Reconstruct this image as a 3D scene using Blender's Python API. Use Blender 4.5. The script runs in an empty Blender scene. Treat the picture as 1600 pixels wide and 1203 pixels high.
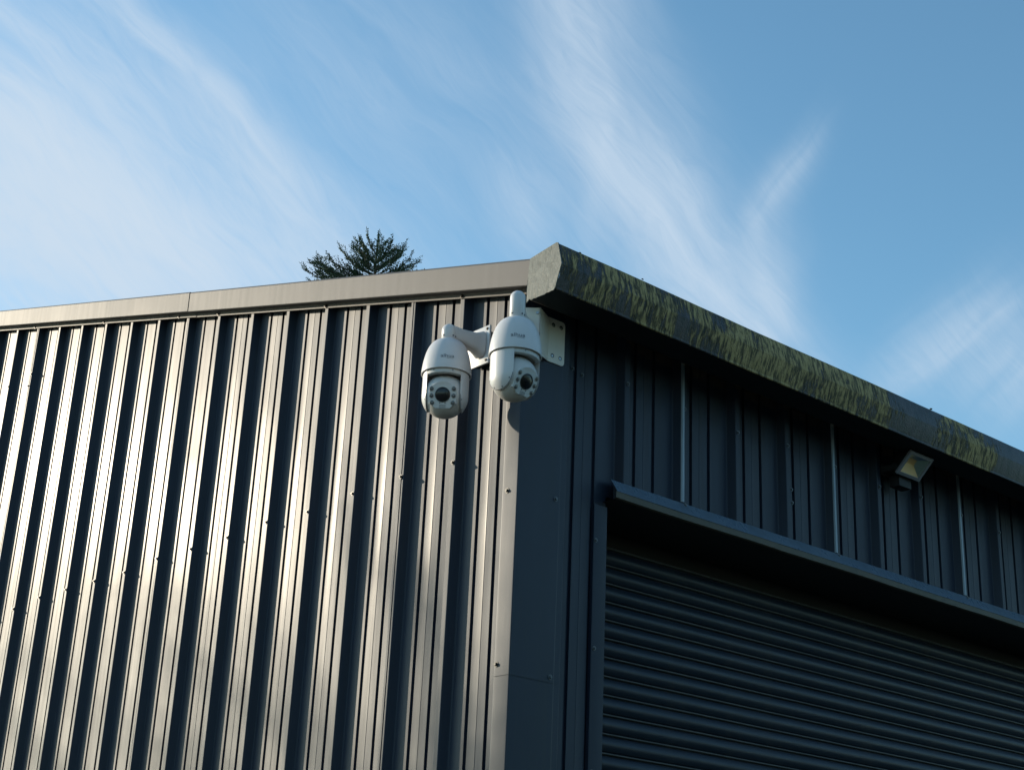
import bpy, bmesh, math, random
from mathutils import Vector, Matrix, noise
random.seed(7)
C = bpy.context.scene.collection
R = math.radians

# ------------------------------------------------------------------ camera
cam_d = bpy.data.cameras.new('camera'); cam = bpy.data.objects.new('camera', cam_d); C.objects.link(cam)
r = Vector((0.7507447, -0.65915359, 0.04357689)); u = Vector((-0.27139556, -0.24761944, 0.93006939)); f = Vector((0.60226809, 0.71007123, 0.36479034))
CAM = Vector((-2.92434, -3.40178, 1.6))
m = Matrix((r, u, -f)).transposed().to_4x4(); m.translation = CAM
cam.matrix_world = m
cam_d.sensor_fit = 'HORIZONTAL'; cam_d.sensor_width = 36; cam_d.lens = 36 * 2384.7 / 1600
cam_d.clip_start = 0.05; cam_d.clip_end = 3000
bpy.context.scene.camera = cam

# ------------------------------------------------------------------ sun, sky, exposure
SUN_EL, SUN_TH = 16.5, 64.0          # elevation; horizontal angle from the gable wall's normal
sd = Vector((-math.cos(R(SUN_TH)) * math.cos(R(SUN_EL)), math.sin(R(SUN_TH)) * math.cos(R(SUN_EL)), math.sin(R(SUN_EL))))
sun_d = bpy.data.lights.new('sun', 'SUN'); sun_d.energy = 3.4; sun_d.angle = R(0.5); sun_d.color = (1, 0.86, 0.66)
sun = bpy.data.objects.new('sun', sun_d); C.objects.link(sun); sun.rotation_euler = sd.to_track_quat('Z', 'Y').to_euler()
sun.location = (-8, 12, 9)

sc = bpy.context.scene
sc.view_settings.view_transform = 'Standard'; sc.view_settings.look = 'None'
sc.view_settings.exposure = 0.6; sc.view_settings.gamma = 1; sc.view_settings.use_curve_mapping = False
sc.cycles.max_bounces = 6; sc.cycles.use_denoising = True

w = bpy.data.worlds.new('World'); sc.world = w; w.cycles.sampling_method = 'MANUAL'; w.cycles.sample_map_resolution = 512; w.use_nodes = True
nt = w.node_tree; nt.nodes.clear()

class G:
    """tiny node-graph helper"""
    def __init__(s, nt): s.nt = nt
    def n(s, t, **k):
        x = s.nt.nodes.new(t)
        for a, b in k.items(): setattr(x, a, b)
        return x
    def link(s, a, b): s.nt.links.new(a, b)
    def put(s, v, sock):
        if hasattr(v, 'is_linked') or isinstance(v, bpy.types.NodeSocket): s.link(v, sock)
        else: sock.default_value = v
    def m(s, op, a, b=None, c=None, clamp=False):
        x = s.n('ShaderNodeMath', operation=op, use_clamp=clamp); s.put(a, x.inputs[0])
        if b is not None: s.put(b, x.inputs[1])
        if c is not None: s.put(c, x.inputs[2])
        return x.outputs[0]
    def v(s, op, a, b=None):
        x = s.n('ShaderNodeVectorMath', operation=op); s.put(a, x.inputs[0])
        if b is not None: s.put(b, x.inputs[1])
        return x
    def noise(s, vec, scale, detail=4, rough=0.55, dist=0.0):
        x = s.n('ShaderNodeTexNoise'); s.link(vec, x.inputs['Vector']); x.inputs['Scale'].default_value = scale
        x.inputs['Detail'].default_value = detail; x.inputs['Roughness'].default_value = rough; x.inputs['Distortion'].default_value = dist
        return x.outputs['Fac']
    def ramp(s, fac, p, interp='LINEAR'):
        x = s.n('ShaderNodeValToRGB'); s.put(fac, x.inputs[0]); e = x.color_ramp.elements; x.color_ramp.interpolation = interp
        for i, (pos, col) in enumerate(p):
            el = e[i] if i < 2 else e.new(pos)
            el.position = pos; el.color = (col, col, col, 1) if not hasattr(col, '__len__') else tuple(col) + (1,)
        return x.outputs[0]
    def mix(s, fac, a, b, mode='MIX'):
        x = s.n('ShaderNodeMix', data_type='RGBA', blend_type=mode); s.put(fac, x.inputs[0])
        for v_, i in ((a, 6), (b, 7)):
            if hasattr(v_, '__len__') and not isinstance(v_, bpy.types.NodeSocket): x.inputs[i].default_value = tuple(v_) + ((1,) if len(v_) == 3 else ())
            else: s.link(v_, x.inputs[i])
        return x.outputs[2]
    def mapping(s, vec, scale=(1, 1, 1), loc=(0, 0, 0), rot=(0, 0, 0)):
        x = s.n('ShaderNodeMapping'); s.link(vec, x.inputs[0]); x.inputs['Scale'].default_value = scale
        x.inputs['Location'].default_value = loc; x.inputs['Rotation'].default_value = rot
        return x.outputs[0]

g = G(nt)
out = g.n('ShaderNodeOutputWorld'); bg = g.n('ShaderNodeBackground'); g.link(bg.outputs[0], out.inputs[0])
sky = g.n('ShaderNodeTexSky', sky_type='NISHITA'); sky.sun_disc = False; sky.sun_elevation = R(SUN_EL)
sky.sun_rotation = math.atan2(sd.x, sd.y) % (2 * math.pi); sky.altitude = 50; sky.air_density = 1.0; sky.dust_density = 0.3; sky.ozone_density = 3.0
SKY_STR = 0.14
bg.inputs['Strength'].default_value = SKY_STR
tc = g.n('ShaderNodeTexCoord').outputs['Generated']
# cirrus veil: a tangent chart of the part of the sky to the north-east (azimuth 40 deg, elevation 21.4 deg)
caz, cel = R(40.3), R(21.4)
F0 = Vector((math.sin(caz) * math.cos(cel), math.cos(caz) * math.cos(cel), math.sin(cel)))
R0 = Vector((math.cos(caz), -math.sin(caz), 0)); U0 = R0.cross(F0)
df = g.v('DOT_PRODUCT', tc, F0).outputs['Value']
dfc = g.m('MAXIMUM', df, 0.08)
s_ = g.m('DIVIDE', g.v('DOT_PRODUCT', tc, R0).outputs['Value'], dfc)
t_ = g.m('DIVIDE', g.v('DOT_PRODUCT', tc, U0).outputs['Value'], dfc)
front = g.ramp(df, [(0.3, 0.0), (0.6, 1.0)])
cv = g.n('ShaderNodeCombineXYZ'); g.link(s_, cv.inputs[0]); g.link(t_, cv.inputs[1]); P = cv.outputs[0]
# warp
wn = g.n('ShaderNodeTexNoise'); g.link(P, wn.inputs['Vector']); wn.inputs['Scale'].default_value = 7; wn.inputs['Detail'].default_value = 3
wv = g.v('SUBTRACT', wn.outputs['Color'], (0.5, 0.5, 0.5)).outputs[0]
sv = g.n('ShaderNodeVectorMath', operation='SCALE'); g.link(wv, sv.inputs[0]); sv.inputs['Scale'].default_value = 0.042
PW = g.v('ADD', P, sv.outputs[0]).outputs[0]
def chart(px, py):                       # direction seen at a photo pixel -> chart coordinates
    d = r * ((px - 800) / 2384.7) - u * ((py - 601.5) / 2384.7) + f
    return d.dot(R0) / d.dot(F0), d.dot(U0) / d.dot(F0)
fib = g.noise(g.mapping(g.mapping(PW, rot=(0, 0, R(47))), scale=(16, 95, 1)), 1.0, 5, 0.68, 1.2)
FIB = g.ramp(fib, [(0.30, .70), (0.72, 1.25)])
def streak(x0, y0, x1, y1, wid, amp, fine=1.0, seed=0.0, fa=0.30):
    a = Vector(chart(x0, y0)); b = Vector(chart(x1, y1)); c = (a + b) / 2; L = (b - a).length / 2; W = wid / 2384.7
    ang = math.atan2((b - a).y, (b - a).x)
    sb = g.v('SUBTRACT', PW, (c.x, c.y, 0)).outputs[0]
    q = g.mapping(sb, rot=(0, 0, -ang))
    e = g.v('MULTIPLY', q, (1 / L, 1 / W, 0)).outputs[0]
    l2 = g.v('DOT_PRODUCT', e, e).outputs['Value']
    gauss = g.m('POWER', math.e, g.m('MULTIPLY', l2, -0.9))
    fn = g.noise(g.mapping(q, scale=(4.5 * fine, 34 * fine, 1), loc=(seed, seed * 1.7, 0)), 1.0, 2, 0.6, 0.5)
    fn = g.ramp(fn, [(0.30, .30), (0.68, 1.0)])
    fn = g.m('MULTIPLY', fn, FIB)
    return g.m('MULTIPLY', g.m('MULTIPLY', gauss, amp), fn)
SL = [(-260, 120, 560, 560, 120, .72, 1, 0.3), (-200, 20, 330, 520, 150, .62, 1, 1.3), (-60, -60, 300, 250, 34, .42, 1, 2.1), (60, -110, 620, 470, 44, .52, 1, 3.4),
      (-300, 240, 330, 450, 130, .72, .8, 4.4), (230, 330, 560, 450, 60, .22, 1, 5.1),
      (850, -160, 960, 260, 58, .46, .8, 6.2), (930, 180, 1130, 420, 62, .52, .8, 7.7), (930, -80, 1080, 200, 40, .16, .8, 8.1), (1020, 380, 1260, 640, 80, .50, .8, 9.9),
      (1262, 225, 1185, 360, 24, .26, 1, 10.3), (1195, 330, 1215, 520, 34, .32, 1, 11.2), (790, 250, 860, 400, 50, .26, .8, 12.9),
      (1570, 450, 1400, 620, 46, .36, 1, 13.3), (1640, 500, 1540, 640, 60, .36, 1, 14.9), (960, 120, 920, 400, 20, .12, 1, 15.5), (380, -40, 900, 380, 200, .16, .7, 16.1)]
tot = None
for a in SL:
    x0, y0, x1, y1, wd, am, fi, se = a
    v_ = streak(x0, y0, x1, y1, wd, am, fi, se)
    tot = v_ if tot is None else g.m('ADD', tot, v_)
tot = g.m('MULTIPLY', g.m('MULTIPLY', tot, 2.3), front)
# the rest of the sky carries the same thin cirrus
sep = g.n('ShaderNodeSeparateXYZ'); g.link(tc, sep.inputs[0])
dz = g.m('ADD', g.m('MAXIMUM', sep.outputs[2], 0.0), 0.25)
pl = g.n('ShaderNodeCombineXYZ'); g.link(g.m('DIVIDE', sep.outputs[0], dz), pl.inputs[0]); g.link(g.m('DIVIDE', sep.outputs[1], dz), pl.inputs[1])
wide = g.noise(g.mapping(pl.outputs[0], scale=(0.5, 1.6, 1), rot=(0, 0, 0.6)), 1.2, 6, 0.6, 0.8)
wide = g.ramp(wide, [(0.45, 0.0), (0.85, 0.45)])
tot = g.m('ADD', tot, g.m('MULTIPLY', wide, g.m('SUBTRACT', 1.0, front)))
# soft saturation of the veil: 1-exp(-x)
veil = g.m('SUBTRACT', 1.0, g.m('POWER', math.e, g.m('MULTIPLY', tot, -1.0)))
grade = g.mix(1.0, sky.outputs[0], (0.97, 1.18, 1.06), 'MULTIPLY')
SKYG = grade.node
K = 1 / SKY_STR / 1.516
col = g.mix(veil, grade, (0.61 * K, 0.73 * K, 0.86 * K))
g.link(col, bg.inputs['Color'])

# ------------------------------------------------------------------ helpers
def tag(o, label=None, cat=None, group=None, kind=None):
    if label: o['label'] = label
    if cat: o['category'] = cat
    if group: o['group'] = group
    if kind: o['kind'] = kind
    return o
def empty(name, loc=(0, 0, 0), rz=0):
    o = bpy.data.objects.new(name, None); C.objects.link(o); o.location = loc; o.rotation_euler = (0, 0, rz); o.empty_display_size = 0.1
    return o
def link(name, me, mat, parent=None, smooth=False, loc=None):
    o = bpy.data.objects.new(name, me); C.objects.link(o)
    if mat is not None and not me.materials: me.materials.append(mat)
    if parent: o.parent = parent
    if loc is not None: o.location = loc
    if smooth:
        for p in me.polygons: p.use_smooth = True
    return o
def mesh(name, vs, fs):
    me = bpy.data.meshes.new(name); me.from_pydata([tuple(v) for v in vs], [], fs); me.update(); return me
def bm_mesh(name, bm, ang=None):
    me = bpy.data.meshes.new(name); bmesh.ops.recalc_face_normals(bm, faces=bm.faces); bm.to_mesh(me); bm.free()
    if ang is not None:
        for p in me.polygons: p.use_smooth = True
        me.set_sharp_from_angle(angle=R(ang))
    return me
def box(bm, x0, x1, y0, y1, z0, z1, bev=0.0, seg=2):
    v = [bm.verts.new(p) for p in ((x0, y0, z0), (x1, y0, z0), (x1, y1, z0), (x0, y1, z0), (x0, y0, z1), (x1, y0, z1), (x1, y1, z1), (x0, y1, z1))]
    fs = [bm.faces.new([v[i] for i in q]) for q in ((0, 3, 2, 1), (4, 5, 6, 7), (0, 1, 5, 4), (1, 2, 6, 5), (2, 3, 7, 6), (3, 0, 4, 7))]
    if bev:
        es = {e for q in fs for e in q.edges}
        bmesh.ops.bevel(bm, geom=list(es), offset=bev, segments=seg, profile=0.7, affect='EDGES')
def cyl(bm, c, axis, rad, h, n=16, rad2=None, bev=0.0):
    """cylinder from point c along axis for length h"""
    c = Vector(c); ax = Vector(axis).normalized(); q = ax.to_track_quat('Z', 'Y').to_matrix()
    rad2 = rad if rad2 is None else rad2
    a = [bm.verts.new(c + q @ Vector((rad * math.cos(2 * math.pi * i / n), rad * math.sin(2 * math.pi * i / n), 0))) for i in range(n)]
    b = [bm.verts.new(c + q @ Vector((rad2 * math.cos(2 * math.pi * i / n), rad2 * math.sin(2 * math.pi * i / n), h))) for i in range(n)]
    for i in range(n): bm.faces.new((a[i], a[(i + 1) % n], b[(i + 1) % n], b[i]))
    bm.faces.new(a[::-1]); bm.faces.new(b)
def lathe(bm, prof, n=48, cap=True, ctr=(0, 0, 0)):
    c = Vector(ctr); rings = []
    for (rr, z) in prof:
        rings.append([bm.verts.new(c + Vector((max(rr, 1e-5) * math.cos(2 * math.pi * i / n), max(rr, 1e-5) * math.sin(2 * math.pi * i / n), z))) for i in range(n)])
    for a, b in zip(rings, rings[1:]):
        for i in range(n): bm.faces.new((a[i], a[(i + 1) % n], b[(i + 1) % n], b[i]))
    if cap: bm.faces.new(rings[0][::-1]); bm.faces.new(rings[-1])
def extrude_profile(pts, axis_a, axis_b, along, t0, t1, closed=False, thick=0.0, shear=0.0, segs=1):
    """profile pts (a,b) swept along an axis; returns verts, faces"""
    vs, fs = [], []
    A, B, L = Vector(axis_a), Vector(axis_b), Vector(along); n = len(pts)
    for k in range(segs + 1):
        t = t0 + (t1 - t0) * k / segs
        for a, b in pts: vs.append(A * a + B * b + L * t)
    for k in range(segs):
        o = k * n
        for i in range(n if closed else n - 1):
            j = (i + 1) % n; fs.append((o + i, o + j, o + n + j, o + n + i))
    if closed: fs.append(tuple(range(n))[::-1]); fs.append(tuple(segs * n + i for i in range(n)))
    return vs, fs

# ------------------------------------------------------------------ materials
def principled(name, base=(.5, .5, .5), rough=.5, spec=.5, metal=0.0, coat=0.0):
    mt = bpy.data.materials.new(name); mt.use_nodes = True; t = mt.node_tree; b = t.nodes['Principled BSDF']
    b.inputs['Base Color'].default_value = tuple(base) + (1,); b.inputs['Roughness'].default_value = rough
    b.inputs['Specular IOR Level'].default_value = spec; b.inputs['Metallic'].default_value = metal; b.inputs['Coat Weight'].default_value = coat
    return mt, G(t), b
def painted(name, c1, c2, rough=(.3, .5), spec=.5, grime=(.04, .045, .035), grime_amt=.25, bump=.12, vert=True, scale=1.0, coat=0.0):
    """coated sheet steel: slow colour drift, vertical run-off dirt, orange-peel relief, uneven gloss"""
    mt, g, b = principled(name, c1, .4, spec, coat=coat)
    P = g.n('ShaderNodeTexCoord').outputs['Object']
    n1 = g.noise(P, 1.7 * scale, 4, .6)
    n2 = g.noise(g.mapping(P, scale=(38 * scale, 38 * scale, 1.6 * scale) if vert else (30 * scale, 30 * scale, 30 * scale)), 1.0, 5, .65)
    n3 = g.noise(P, 260, 3, .6)
    c = g.mix(g.ramp(n1, [(.3, 0), (.7, 1)]), c1, c2)
    gm = g.m('MULTIPLY', g.ramp(n2, [(.50, 0), (.78, 1)]), grime_amt)
    c = g.mix(gm, c, grime)
    b.inputs['Coat Roughness'].default_value = .24
    c = g.mix(g.m('MULTIPLY', g.ramp(n3, [(.62, 0), (.75, 1)]), .25), c, grime)
    g.link(c, b.inputs['Base Color'])
    ro = g.m('ADD', g.m('MULTIPLY', g.ramp(n2, [(.25, 0), (.75, 1)]), (rough[1] - rough[0]) * .6), rough[0])
    ro = g.m('ADD', ro, g.m('MULTIPLY', n1, (rough[1] - rough[0]) * .4)); g.link(ro, b.inputs['Roughness'])
    bp = g.n('ShaderNodeBump'); bp.inputs['Strength'].default_value = bump; bp.inputs['Distance'].default_value = .002
    hn = g.m('ADD', g.m('MULTIPLY', g.noise(P, 420, 2, .5), .35), g.m('MULTIPLY', g.noise(g.mapping(P, scale=(1, 1, .25)), 26, 3, .5), .65))
    g.link(hn, bp.inputs['Height']); g.link(bp.outputs[0], b.inputs['Normal'])
    return mt

M = {}
M['wall'] = painted('wall_coating', (.007, .014, .031), (.011, .020, .040), rough=(.48, .64), spec=.42, grime=(.022, .022, .020), grime_amt=.35, bump=.22, coat=.07)
M['flash'] = painted('flashing_coating', (.008, .015, .032), (.012, .021, .040), rough=(.44, .58), spec=.42, grime_amt=.25, bump=.12)
M['barge'] = painted('barge_coating', (.105, .098, .098), (.122, .114, .113), rough=(.52, .62), spec=.22, grime=(.12, .115, .10), grime_amt=.30, bump=.08)
M['slat'] = painted('shutter_coating', (.008, .015, .027), (.013, .021, .035), rough=(.36, .52), spec=.36, grime=(.05, .042, .038), grime_amt=.4, bump=.12, vert=False, scale=.3)
def endcap_mat():
    mt, g, b = principled('weathered_cap', (.1, .1, .1), .55, .3)
    P = g.n('ShaderNodeTexCoord').outputs['Object']
    c = g.mix(g.ramp(g.noise(P, 34, 6, .72), [(.35, 0), (.65, 1)]), (.070, .088, .080), (.150, .165, .150))
    c = g.mix(g.ramp(g.noise(g.mapping(P, scale=(1, 110, 22)), 1, 5, .7), [(.52, 0), (.66, .8)]), c, (.040, .050, .038))
    c = g.mix(g.ramp(g.noise(g.mapping(P, loc=(0, 2, 1)), 95, 4, .7), [(.60, 0), (.68, .7)]), c, (.24, .25, .22))
    g.link(c, b.inputs['Base Color'])
    bp = g.n('ShaderNodeBump'); bp.inputs['Strength'].default_value = .5; bp.inputs['Distance'].default_value = .003
    g.link(g.noise(P, 60, 6, .75), bp.inputs['Height']); g.link(bp.outputs[0], b.inputs['Normal'])
    return mt
M['endcap'] = endcap_mat()
M['soffit'] = painted('shade_dark_underside', (.012, .014, .016), (.020, .021, .022), rough=(.5, .6), spec=.25)  # no moss here; shade under gutter and lintel is put into the colour
M['bead'] = painted('slat_bead_highlight', (.026, .028, .030), (.060, .056, .052), rough=(.35, .5), spec=.4, grime=(.02, .02, .02), grime_amt=.8, vert=False, scale=.8)  # paler than the slats: highlight along the bead painted into the colour
M['lintel'] = painted('sky_bright_lintel', (.075, .12, .18), (.11, .155, .21), rough=(.20, .36), spec=.8, grime=(.05, .055, .045), grime_amt=.5, bump=.2, scale=.5)  # flashing made lighter and bluer: reflected sky painted into the colour
M['dark'] = principled('dark_recess', (.01, .01, .011), .7)[0]
M['screw'] = principled('screw_steel', (.035, .033, .03), .38, .5, .6)[0]
M['steel'] = principled('bright_steel', (.45, .46, .48), .3, .5, 1.0)[0]
M['roof'] = painted('roof_coating', (.06, .06, .058), (.08, .08, .075), rough=(.45, .6))

def white_plastic(name, a=(.565, .555, .57), b_=(.62, .605, .61), rough=.32):
    mt, g, b = principled(name, a, rough, .5)
    P = g.n('ShaderNodeTexCoord').outputs['Object']
    n = g.noise(P, 9, 4, .6); n2 = g.noise(g.mapping(P, scale=(60, 60, 9)), 1, 4, .6)
    c = g.mix(n, a, b_); c = g.mix(g.m('MULTIPLY', g.ramp(n2, [(.56, 0), (.8, 1)]), .22), c, (.42, .41, .36))
    g.link(c, b.inputs['Base Color']); g.link(g.m('ADD', g.m('MULTIPLY', n2, .18), rough - .06), b.inputs['Roughness'])
    bp = g.n('ShaderNodeBump'); bp.inputs['Strength'].default_value = .06; bp.inputs['Distance'].default_value = .001
    g.link(g.noise(P, 700, 2, .5), bp.inputs['Height']); g.link(bp.outputs[0], b.inputs['Normal'])
    return mt
M['white'] = white_plastic('white_housing')
M['white2'] = white_plastic('white_head', (.50, .49, .485), (.56, .545, .535), .38)
M['bracket'] = white_plastic('bracket_white', (.66, .61, .55), (.70, .66, .60), .42)
M['face'] = white_plastic('face_grey', (.52, .53, .54), (.58, .59, .60), .3)
M['lens'] = principled('lens_glass', (.006, .007, .010), .22, .5, coat=.05)[0]
M['lensring'] = principled('lens_ring', (.015, .016, .018), .35)[0]
M['led'] = principled('infrared_glass', (.10, .10, .105), .12, .6, coat=.4)[0]
M['ledring'] = principled('infrared_rim', (.40, .40, .39), .35)[0]
M['print'] = principled('grey_print', (.10, .11, .13), .5)[0]
M['rubber'] = principled('black_rubber', (.012, .012, .013), .6)[0]

# gutter: dark coating under green algae that runs down in streaks
def gutter_mat():
    mt, g, b = principled('mossy_gutter_coating', (.05, .055, .06), .4, .3)
    P = g.n('ShaderNodeTexCoord').outputs['Object']
    base = g.mix(g.noise(g.mapping(P, scale=(24, 1, 5)), 1, 5, .65), (.020, .023, .028), (.090, .070, .062))
    patch = g.noise(g.mapping(P, scale=(2.6, 1, 2.2), loc=(3.1, 0, 0)), 1, 4, .65)          # where algae has settled
    drip = g.noise(g.mapping(P, scale=(46, .4, 8)), 1, 6, .72, .12)                       # run-down streaks
    drip2 = g.noise(g.mapping(P, scale=(120, .5, 34), loc=(5, 0, 0)), 1, 5, .75, .15)
    m1 = g.ramp(patch, [(.36, 0), (.58, 1)])
    sx = g.n('ShaderNodeSeparateXYZ'); g.link(P, sx.inputs[0])
    xw = g.m('MULTIPLY', g.m('ADD', sx.outputs[0], g.m('MULTIPLY', g.noise(g.mapping(P, scale=(9, 1, 9)), 1, 4, .7), .30)), .25)
    m1 = g.m('MULTIPLY', m1, g.ramp(xw, [(0, .55), (.07, 1), (.44, 1), (.475, .15), (.52, .15), (.545, 1), (.62, 1), (.65, .12), (.76, .25), (.82, 1), (1, .7)]))
    dd = g.m('ADD', g.m('MULTIPLY', drip, .60), g.m('MULTIPLY', drip2, .40))
    amt = g.m('ADD', g.m('MULTIPLY', m1, .26), dd)
    am = g.ramp(amt, [(.60, 0), (.66, 1)])
    am = g.m('MULTIPLY', am, g.ramp(m1, [(0, .12), (.5, 1)]))
    green = g.mix(g.noise(P, 40, 4, .6), (.270, .205, .068), (.520, .405, .200))
    c = g.mix(g.m('MULTIPLY', am, .9), base, green)
    blk = g.ramp(g.noise(g.mapping(P, scale=(70, .5, 14), loc=(9, 0, 2)), 1, 6, .75), [(.47, 0), (.56, 1)])
    c = g.mix(g.m('MULTIPLY', blk, .80), c, (.018, .022, .018))
    g.link(c, b.inputs['Base Color']); g.link(g.m('ADD', g.m('MULTIPLY', am, .42), .36), b.inputs['Roughness'])
    bp = g.n('ShaderNodeBump'); bp.inputs['Strength'].default_value = .9; bp.inputs['Distance'].default_value = .006
    g.link(g.m('ADD', am, g.m('MULTIPLY', g.noise(P, 150, 4, .7), .6)), bp.inputs['Height']); g.link(bp.outputs[0], b.inputs['Normal'])
    return mt
M['gutter'] = gutter_mat()
def lintel_low():
    mt, g, b = principled('rusty_drip_edge', (.08, .06, .045), .6)
    P = g.n('ShaderNodeTexCoord').outputs['Object']
    c = g.mix(g.noise(g.mapping(P, scale=(14, 2, 8)), 1, 5, .7), (.030, .040, .034), (.110, .085, .060))
    g.link(c, b.inputs['Base Color'])
    return mt
M['drip'] = lintel_low()

# ------------------------------------------------------------------ ground
def ground():
    mt, g, b = principled('gravel_yard', (.2, .19, .17), .9, .3)
    P = g.n('ShaderNodeTexCoord').outputs['Object']
    c = g.mix(g.noise(P, .25, 5, .6), (.070, .068, .060), (.125, .118, .10)); c = g.mix(g.ramp(g.noise(P, .09, 3, .5), [(.52, 0), (.60, 1)]), c, (.045, .075, .025))
    c = g.mix(g.m('MULTIPLY', g.noise(P, 40, 4, .7), .5), c, (.07, .065, .06)); g.link(c, b.inputs['Base Color'])
    bp = g.n('ShaderNodeBump'); bp.inputs['Distance'].default_value = .03; g.link(g.noise(P, 30, 5, .7), bp.inputs['Height']); g.link(bp.outputs[0], b.inputs['Normal'])
    N = 40; S = 1500.0; vs = []; fs = []
    for j in range(N + 1):
        for i in range(N + 1):
            a = (i / N * 2 - 1); c_ = (j / N * 2 - 1); x = math.copysign(abs(a) ** 2.4, a) * S; y = math.copysign(abs(c_) ** 2.4, c_) * S
            d = math.hypot(x - 3, y - 5); z = 0 if d < 25 else noise.noise(Vector((x / 90, y / 90, 0))) * min((d - 25) / 60, 3.0) - .02
            vs.append((x, y, z))
    for j in range(N):
        for i in range(N): k = j * (N + 1) + i; fs.append((k, k + 1, k + N + 2, k + N + 1))
    tag(link('ground', mesh('ground', vs, fs), mt, smooth=True), kind='structure')
ground()

# ------------------------------------------------------------------ the shed
shed = empty('metal_shed')
tag(shed, 'dark brown box-profile metal shed with sunlit gable, mossy gutter and shaded roller shutter', 'shed')
P_, D_, CR, WB = .28, .033, .024, .013          # rib pitch, depth, crest width, web width
U0_, V0_ = .3131, .4604                          # crest edges nearest the corner (gable / front)
G_ = .2683                                       # rake slope
def rake(y, z0=3.668): return z0 + G_ * y
def unit_profile():
    """one pitch, starting at the crest edge that faces the corner side; (along, depth)"""
    c = .0025
    p = [(0, c), (c * .8, 0), (CR - c * .8, 0), (CR, c)]
    return p
def profile(a0, a1, first, sgn):
    """polyline (along, inward depth) for crest faces whose 'leading' edge sits at first + k*P.
    sgn=-1: gable wall (crest spans [e, e+CR], where e is its corner-side edge)"""
    pts = []
    k0 = math.floor((a0 - first) / P_) - 1; k1 = math.ceil((a1 - first) / P_) + 1
    b = .0022
    for k in range(k0, k1 + 1):
        e = first + k * P_
        loc = [(0, .0016), (.0014, .0004), (.003, 0), (CR - .003, 0), (CR - .0014, .0004), (CR, .0016),
               (CR + WB - .002, D_ - .003), (CR + WB - .0004, D_ - .0008), (CR + WB + .003, D_)]
        L = P_ - CR - 2 * WB; s = CR + WB
        g1 = P_ - .178 - .0055 if sgn < 0 else .0715; g2 = P_ - .087 - .006 if sgn < 0 else .1635
        if sgn < 0: g1, g2 = P_ - .1875, P_ - .0955
        def groove(o, w_=.0160, d=.0100):
            return [(o, D_), (o + .0012, D_ + d), (o + w_ - .0012, D_ + d), (o + w_, D_)]
        mid = (g1 + g2 + .0125) / 2
        rid = [] if sgn < 0 and e > 1.9 else [(mid - .0006, D_), (mid, D_ - .0009), (mid + .0055, D_)]
        loc += groove(g1) + rid + groove(g2)
        loc += [(P_ - WB - .003, D_), (P_ - WB + .0004, D_ - .0008), (P_ - WB + .002, D_ - .003)]
        pts += [(e + a, d) for a, d in loc]
    # clip
    outp = []
    for i, (a, d) in enumerate(pts):
        if a0 <= a <= a1: outp.append((a, d))
    def at(x):
        for (a, d), (a2, d2) in zip(pts, pts[1:]):
            if a <= x <= a2: return d + (d2 - d) * (x - a) / max(a2 - a, 1e-9)
        return D_
    if not outp: return [(a0, at(a0)), (a1, at(a1))]
    if outp[0][0] > a0 + 1e-6: outp.insert(0, (a0, at(a0)))
    if outp[-1][0] < a1 - 1e-6: outp.append((a1, at(a1)))
    return outp

def gable_top(y, ridge=6.0):
    return 3.700 + G_ * (y if y < ridge else 2 * ridge - y)
def add_smooth(me, ang=32):
    for p in me.polygons: p.use_smooth = True
    me.set_sharp_from_angle(angle=R(ang))
def gable_sheet(y0, y1, lift):
    # wave: sheets are never dead straight
    pts = profile(y0, y1, U0_, -1); vs = []; n = len(pts); Z = 9
    for k in range(Z + 1):
        for a, d in pts:
            top = gable_top(a); z = top * k / Z
            wob = .0012 * noise.noise(Vector((a * 2.1, z * .9, 3.3))) + .0006 * noise.noise(Vector((a * 9, z * 2.2, 1.3)))
            vs.append((d - lift + wob, a, z))
    fs = [(k * n + i + 1, k * n + i, (k + 1) * n + i, (k + 1) * n + i + 1) for k in range(Z) for i in range(n - 1)]
    me = mesh('wall_sheet', vs, fs); add_smooth(me, 12)
    return link('wall_sheet', me, M['wall'], shed)
edges = [0.0015]; e = U0_ + P_
while e + .01 < 12: edges.append(e + .012); e += 3 * P_
edges.append(11.9985)
for i, (a, b) in enumerate(zip(edges, edges[1:])):
    gable_sheet(a, b + (.0125 if i < len(edges) - 2 else 0), .0014 * (i % 2) + .0004 * (i % 3))

# front (eaves) wall
LX = 8.0
OX0, OX1, OZ = .412, 4.60, 3.095                 # shutter opening
def front_sheet(x0, x1, z0, z1, lift):
    pts = profile(x0, x1, V0_, 1); vs = []; n = len(pts); Z = 4
    for k in range(Z + 1):
        for a, d in pts:
            z = z0 + (z1 - z0) * k / Z
            wob = .0012 * noise.noise(Vector((a * 2.3, z * 1.1, 7.7))) + .0007 * noise.noise(Vector((a * 8, z * 2.2, 9.3)))
            vs.append((a, d - lift + wob, z))
    fs = [(k * n + i, k * n + i + 1, (k + 1) * n + i + 1, (k + 1) * n + i) for k in range(Z) for i in range(n - 1)]
    me = mesh('wall_sheet', vs, fs); add_smooth(me, 12)
    return link('wall_sheet', me, M['wall'], shed)
front_sheet(.0015, .3965, 0, 3.70, .0)
front_sheet(.3965, OX0 + .001, 3.05, 3.70, .0)
x = OX0; i = 0
fe = [OX0] + [V0_ + P_ + .012 + 3 * P_ * k for k in range(0, 5)] + [OX1]
for i, (a, b) in enumerate(zip(fe, fe[1:])): front_sheet(a, b, OZ, 3.70, .0012 * (i % 2))
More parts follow.
